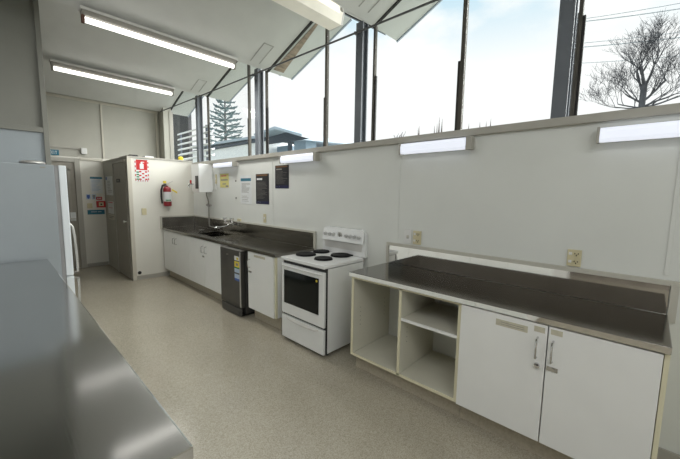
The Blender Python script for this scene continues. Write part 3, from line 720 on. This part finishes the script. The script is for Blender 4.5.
# ------------------------------------------------------------------ island bench
t = thing('island_bench', 'large stainless steel island bench top in the foreground', 'worktop', (-3.0, 2.5, .86))
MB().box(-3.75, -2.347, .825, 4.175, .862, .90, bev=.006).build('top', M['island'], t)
t = thing('island_cupboard', 'white cupboard run under the foreground island bench', 'cabinet', (-3.0, 2.5, 0))
MB().box(-3.70, -2.42, .86, 4.17, .11, .858).build('carcass', M['white'], t)
for i in range(6):
    y0 = .87+i*.548
    dd = B(-2.419, -2.40, y0, y0+.54, .12, .85, bev=.002).build('door', M['white'], t)
    handle_mb = MB().tube([(-2.40, y0+.06, .66), (-2.37, y0+.06, .665), (-2.37, y0+.06, .755), (-2.40, y0+.06, .76)], .005, n=8)
    handle_mb.build('handle', M['chrome'], dd, True)
B(-3.6, -2.48, .95, 4.1, .001, .109).build('kickboard', M['kick'], t)

# ------------------------------------------------------------------ white fridge at the end of the island
t = thing('refrigerator', 'tall white refrigerator at the end of the island bench, its door facing the sink', 'fridge', (-2.55, 4.55, 0))
FY0, FY1, FZ = 4.215, 4.90, 1.80
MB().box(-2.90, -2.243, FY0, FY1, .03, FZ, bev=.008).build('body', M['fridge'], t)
MB().box(-2.242, -2.212, FY0+.008, FY1-.008, .06, FZ-.004).build('door_gasket', M['gasket'], t)
dr = MB().box(-2.211, -2.152, FY0, FY1, .70, FZ, bev=.01).build('upper_door', M['fridge_door'], t)
fd = MB().box(-2.211, -2.152, FY0, FY1, .06, .69, bev=.01).build('lower_door', M['fridge_door'], t)
yy = FY0+.05
MB().tube([(-2.152, yy, 1.22), (-2.130, yy, 1.19), (-2.118, yy, 1.08), (-2.112, yy, .88), (-2.112, yy, .72)], .011, n=10).build('door_handle', M['silver'], dr, True)
B(-2.1515, -2.105, yy-.014, yy+.014, .715, .73).build('handle_bracket', M['chrome'], dr)
MB().tube([(-2.112, yy, .66), (-2.112, yy, .52), (-2.118, yy, .34), (-2.130, yy, .26), (-2.152, yy, .24)], .011, n=10).build('door_handle', M['silver'], fd, True)
B(-2.1515, -2.105, yy-.014, yy+.014, .652, .667).build('handle_bracket', M['chrome'], fd)
B(-2.345, -2.305, FY0-.002, FY0-.0003, 1.765, 1.779).build('badge', M['ink'], t)
for yq in (FY0+.06, FY1-.06):
    for xq in (-2.84, -2.3): MB().cyl((xq, yq, 0), (xq, yq, .029), .025, n=10).build('foot', M['black'], t)
t = thing('metal_lid', 'shallow shiny metal lid lying on top of the refrigerator', 'lid', (-2.40, 4.35, FZ))
MB().lathe((-2.385, 4.34, FZ+.001), [(.08, 0), (.095, .012), (.095, .022), (.07, .034), (.02, .038), (.012, .038)], n=28).build('disc', M['silver'], t, True)

# ------------------------------------------------------------------ outside
def branch(mb, p, d, L, r, depth, spread, rnd, up=.12, seg=4):
    pts = [p.copy()]; rad = [r]
    q = p.copy(); dd = d.copy()
    for i in range(seg):
        dd = (dd + Vector((rnd.uniform(-1, 1), rnd.uniform(-1, 1), rnd.uniform(-1, 1)))*.16 + Vector((0, 0, up*.3))).normalized()
        q = q + dd*(L/seg); pts.append(q.copy()); rad.append(r*(1-.4*(i+1)/seg))
    mb.tube(pts, r, n=5 if depth > 2 else 4 if depth else 3, radii=rad)
    if depth == 0: return
    k = 3 if depth >= 3 else 3
    for i in range(k):
        j = rnd.randint(1, seg) if i else seg
        ax = Vector((rnd.uniform(-1, 1), rnd.uniform(-1, 1), rnd.uniform(-.3, 1))).normalized()
        nd = (dd*.9 + ax*spread).normalized()
        branch(mb, pts[j], nd, L*rnd.uniform(.66, .84), max(.0045, rad[j]*.62), depth-1, spread, rnd, up, seg)

def bare_tree(name, label, base, h, trunk_r, limbs, depth, seed, first):
    rnd = random.Random(seed)
    t = thing(name, label, 'tree', base)
    base = Vector(base)
    fk = base + Vector((0, 0, h))
    MB().tube([base, base+Vector((.03, .02, h*.5)), fk], trunk_r, n=10, radii=[trunk_r*1.3, trunk_r*1.05, trunk_r]).build('trunk', M['bark'], t, True)
    for (dx, dy, dz, L, r) in limbs:
        mb = MB(); branch(mb, fk-Vector((0, 0, first*abs(dy))), Vector((dx, dy, dz)).normalized(), L, r, depth, .75, rnd)
        mb.build('limb', M['bark'], t)
    return t
# image right is towards -Y for a viewer looking along +X
bare_tree('bare_tree', 'large leafless tree outside the window beside the power lines', (12, .47, -.12), 5.35, .085,
    [(.1, .12, 1, .70, .055), (-.1, -.25, .9, .70, .045), (.1, .40, .85, .68, .04), (0, -.75, .75, .75, .04), (.2, .80, .65, .66, .034), (-.2, -1, .5, .78, .036), (-.5, .2, .9, .66, .04), (.1, 1, .28, .68, .028), (.1, -1, .2, .85, .034), (.0, 1, -.02, .68, .024)], 5, 5, .75)
bare_tree('bare_shrub', 'small leafless shrub top showing above the sill outside, left of the flax tips', (2.5, 3.42, -.1), 2.62, .02,
    [(0, .6, .5, .10, .012), (0, -.5, .6, .10, .012), (0, .05, 1, .10, .012)], 2, 9, .02)
# Norfolk pine
t = thing('pine_tree', 'tall layered pine tree outside behind the pale building', 'tree', (14, 31.9, -.12))
MB().tube([(14, 31.9, -.12), (14, 31.9, 6), (14, 31.9, 11.7)], .2, n=8, radii=[.25, .16, .04]).build('trunk', M['pine_bark'], t, True)
rnd = random.Random(3); mb = MB()
z = 5.2; k = 0
while z < 11.6:
    R = 1.95*min(1, (12.0-z)/3.6)**.75
    nb = 8
    for i in range(nb):
        a = 2*PI*i/nb + k*.39 + rnd.uniform(-.12, .12); L = R*rnd.uniform(.8, 1.05)
        c = Vector((14, 31.9, z)); u = Vector((math.cos(a), math.sin(a), 0))
        pts = [c, c+u*L*.5+Vector((0, 0, .04)), c+u*L*.85+Vector((0, 0, .12)), c+u*L+Vector((0, 0, .26))]
        mb.tube(pts, .05, n=4, radii=[.03, .07, .08, .02])
        s_ = Vector((-u.y, u.x, 0))
        for f in (.45, .65, .85):
            b_ = c+u*L*f+Vector((0, 0, .05))
            for sg in (-1, 1): mb.tube([b_, b_+(s_*sg*.5+u*.35)*L*.35*(1.2-f)*1.6+Vector((0, 0, .10))], .04, n=3, radii=[.05, .025])
    z += .62*(.85+.15*rnd.random()); k += 1
mb.build('foliage', M['pine'], t)

# flax tips
rnd = random.Random(11)
def flax(label, y, ztip, tips, x=2.5):
    t = thing('flax_plant', label, 'plant', (x, y, -.12), 'flax plants outside the window')
    for (dy, dz) in tips:
        b = Vector((x+rnd.uniform(-.05, .05), y+dy*.25, -.12)); tip = Vector((x+rnd.uniform(-.1, .1), y+dy, ztip+dz+.05)); m_ = b.lerp(tip, .6) + Vector((0, -dy*.1, 0))
        w = .06
        MB().prism([b+Vector((0, w, 0)), m_+Vector((0, w, 0)), tip, m_-Vector((0, w, 0)), b-Vector((0, w, 0))], (.006, 0, 0)).build('leaf', M['flax'], t)
flax('reddish spiky flax tips above the sill in the middle of the large pane', 2.66, 2.80, [(.0, .0), (-.06, -.03), (.04, -.09), (.08, -.12)])
flax('reddish flax tips near the window post, leaning away from the large pane centre', 3.0, 2.72, [(.06, 0), (.02, -.05)])
flax('reddish flax tips close behind the timber mullion of the large pane', 2.20, 2.66, [(-.02, 0), (.03, -.05)])
flax('sparse flax tips at the corner of the pane before the wide grey post', 1.9, 2.66, [(-.04, .03), (.0, -.02), (.05, -.04)])

# overhead wires
for i, (za, zb, lab) in enumerate(((15.3, 14.62, 'topmost'), (15.1, 14.25, 'second from the top'), (13.5, 12.75, 'third from the top'), (13.2, 12.4, 'fourth from the top'), (12.0, 11.2, 'lowest'))):
    pts = []
    for k in range(13):
        f = k/12; y = 5.45 - 19.5*f
        zz = za + (zb-za)*((4.93-y)/5.24)*(1-.35*f) - .2*(1-(2*f-1)**2) + .1
        pts.append((30, y, zz))
    tag(MB().tube(pts, .034 if i % 2 else .022, n=5).build('power_line', M['cable']), f'thin overhead power line crossing behind the bare tree, {lab} of five', 'power line', 'overhead power lines')

t = thing('utility_pole', 'utility pole carrying the overhead wires, behind the wide window post', 'pole', (30, 5.45, -.12))
MB().cyl((30.15, 5.45, -.12), (30.15, 5.45, 16), .12, .09, n=10).build('pole', M['bark'], t, True)
for zz in (15.6, 13.7, 12.3): MB().box(30.02, 30.28, 5.38, 5.52, zz, zz+.12).build('crossarm', M['bark'], t)

# neighbouring building
t = thing('neighbour_building', 'pale neighbouring building with blue-grey roof seen through the far windows', 'building', (6, 13, -.12))
MB().box(5.0, 11, 11.3, 18.5, -.12, 3.62).build('wall', M['pale'], t)
MB().prism([(4.9, 11.2, 3.74), (4.9, 18.8, 3.88), (4.9, 18.8, 4.0), (4.9, 11.2, 3.84)], (7, 0, .4)).build('roof', M['roof'], t)
MB().box(4.93, 4.999, 11.25, 18.6, 3.60, 3.73).build('fascia', M['soffit'], t)
MB().prism([(4.4, 8.45, 3.40), (4.4, 9.95, 3.80), (4.4, 11.3, 3.73), (4.4, 11.3, 3.79), (4.4, 9.95, 3.90), (4.4, 8.45, 3.47)], (1.5, 0, 0)).build('gable_roof', M['roof'], t)
MB().prism([(4.9, 8.75, 3.42), (4.9, 9.95, 3.76), (4.9, 11.2, 3.69), (4.9, 11.2, 3.45)], (.1, 0, 0)).build('gable_panel', M['soffit'], t)
MB().box(5.0, 5.5, 8.95, 9.6, -.12, 3.40).build('side_wall', M['bluewall'], t)
MB().box(5.0, 5.12, 9.86, 9.98, -.12, 3.42).build('porch_post', M['soffit'], t)
MB().box(5.4, 5.85, 10.5, 11.2, -.12, 3.40).build('porch_wall', M['bluewall'], t)
# dark wall and louvre screen outside the far bay
t = thing('screen_wall', 'dark grey outside screen wall behind the louvres at the far end window', 'wall panel', (1.8, 9.9, -.12))
MB().box(1.2, 1.29, 9.5, 10.6, -.12, 3.95).build('wall', M['darkwall'], t)
B(1.17, 1.31, 9.47, 10.63, 3.951, 4.0).build('coping', M['soffit'], t)
t = thing('louvre_screen', 'white horizontal louvre slats outside the far end window', 'louvre', (.62, 7.7, -.12))
for yy in (7.25, 8.72): B(.665, .70, yy-.03, yy+.03, -.12, 3.02).build('upright', M['soffit'], t)
for k in range(9):
    z = 1.93+k*.125
    MB().prism([(.59, 6.83, z), (.65, 6.83, z+.03), (.65, 6.83, z+.065), (.59, 6.83, z+.035)], (0, 1.86, 0)).build('slat', M['slat'], t)

# ------------------------------------------------------------------ world and lights
w = bpy.data.worlds.new('sky'); S.world = w; w.use_nodes = True
nt = w.node_tree; N, L = nt.nodes, nt.links
bg = next(n for n in N if n.type == 'BACKGROUND')
tc = N.new('ShaderNodeTexCoord'); mp = N.new('ShaderNodeMapping'); mp.inputs['Scale'].default_value = (1.6, 1.6, 3.2); mp.inputs['Location'].default_value = (.35, .1, .0)
nz = N.new('ShaderNodeTexNoise'); nz.inputs['Scale'].default_value = 2.1; nz.inputs['Detail'].default_value = 6
rp = N.new('ShaderNodeValToRGB'); e = rp.color_ramp.elements
e[0].position = .47; e[0].color = (.52, .75, .89, 1); e[1].position = .60; e[1].color = (1, 1, 1, 1)
L.new(tc.outputs['Generated'], mp.inputs['Vector']); L.new(mp.outputs['Vector'], nz.inputs['Vector']); L.new(nz.outputs['Fac'], rp.inputs['Fac'])
# white haze near the horizon
sp = N.new('ShaderNodeSeparateXYZ'); L.new(tc.outputs['Generated'], sp.inputs[0])
hz = N.new('ShaderNodeMapRange'); hz.inputs['From Min'].default_value = .33; hz.inputs['From Max'].default_value = .50; L.new(sp.outputs['Z'], hz.inputs['Value'])
mx = N.new('ShaderNodeMix'); mx.data_type = 'RGBA'; mx.inputs[6].default_value = (1, 1, 1, 1)
L.new(hz.outputs['Result'], mx.inputs['Factor']); L.new(rp.outputs['Color'], mx.inputs[7]); L.new(mx.outputs[2], bg.inputs['Color'])
bg.inputs['Strength'].default_value = 1.08

def area(name, loc, target, sx, sy, power, col=(1, 1, 1)):
    l = bpy.data.lights.new(name, 'AREA'); l.shape = 'RECTANGLE'; l.size = sx; l.size_y = sy; l.energy = power; l.color = col
    o = bpy.data.objects.new(name, l); COL.objects.link(o); o.location = loc
    d = Vector(target)-Vector(loc); o.rotation_euler = d.to_track_quat('-Z', 'Y').to_euler(); return o
sl_ = bpy.data.lights.new('hazy_sun', 'SUN'); sl_.energy = 9; sl_.angle = math.radians(70); sl_.color = (1, .99, .97)
so = bpy.data.objects.new('hazy_sun', sl_); COL.objects.link(so); so.location = (8, -5, 9)
so.rotation_euler = Vector((-.66, .48, -.58)).to_track_quat('-Z', 'Y').to_euler()
# downward throw of the two lit battens and of the wraparound light
area('batten_glow', (-.72, 4.10, 3.15), (-.9, 4.2, 0), .7, .3, 25, (1, .99, .95))
area('batten_glow_far', (-.75, 6.02, 3.15), (-.9, 5.9, 0), .7, .3, 14, (1, .99, .95))
# added fill lamps out of view: walls, floor, cabinets, and lastly the ceiling
area('added_fill', (-2.6, .30, 3.22), (-2.3, .30, 0), 3.2, .25, 10, (.97, .99, 1))
area('added_fill_rear', (-2.8, -1.55, 3.22), (-2.0, -1.3, 0), 3.2, .25, 30, (.97, .99, 1))
area('added_fill_side', (-3.9, 2.9, 3.22), (-.6, 3.6, .6), 1.5, .3, 14, (.98, .99, 1))
area('added_fill_up', (-2.75, -.9, 2.55), (-1.6, .6, 3.5), .5, .4, 8, (.97, .99, 1))

# ------------------------------------------------------------------ camera
yaw, pitch, roll = .8146, .111, .0161
fw = Vector((math.sin(yaw)*math.cos(pitch), math.cos(yaw)*math.cos(pitch), -math.sin(pitch)))
rr = Vector((math.cos(yaw), -math.sin(yaw), 0)); uu = rr.cross(fw)
r2 = rr*math.cos(roll) + uu*math.sin(roll); u2 = -rr*math.sin(roll) + uu*math.cos(roll)
cam = bpy.data.cameras.new('camera'); cam.sensor_fit = 'HORIZONTAL'; cam.sensor_width = 36; cam.lens = 326.82/680*36; cam.clip_end = 300
co = bpy.data.objects.new('camera', cam); COL.objects.link(co)
m = Matrix((r2, u2, -fw)).transposed().to_4x4(); m.translation = (-2.668, 0, 1.575)
co.matrix_world = m
S.camera = co
S.view_settings.view_transform = 'Standard'; S.view_settings.look = 'None'; S.view_settings.exposure = 0; S.view_settings.gamma = 1
S.cycles.max_bounces = 8; S.cycles.transparent_max_bounces = 8
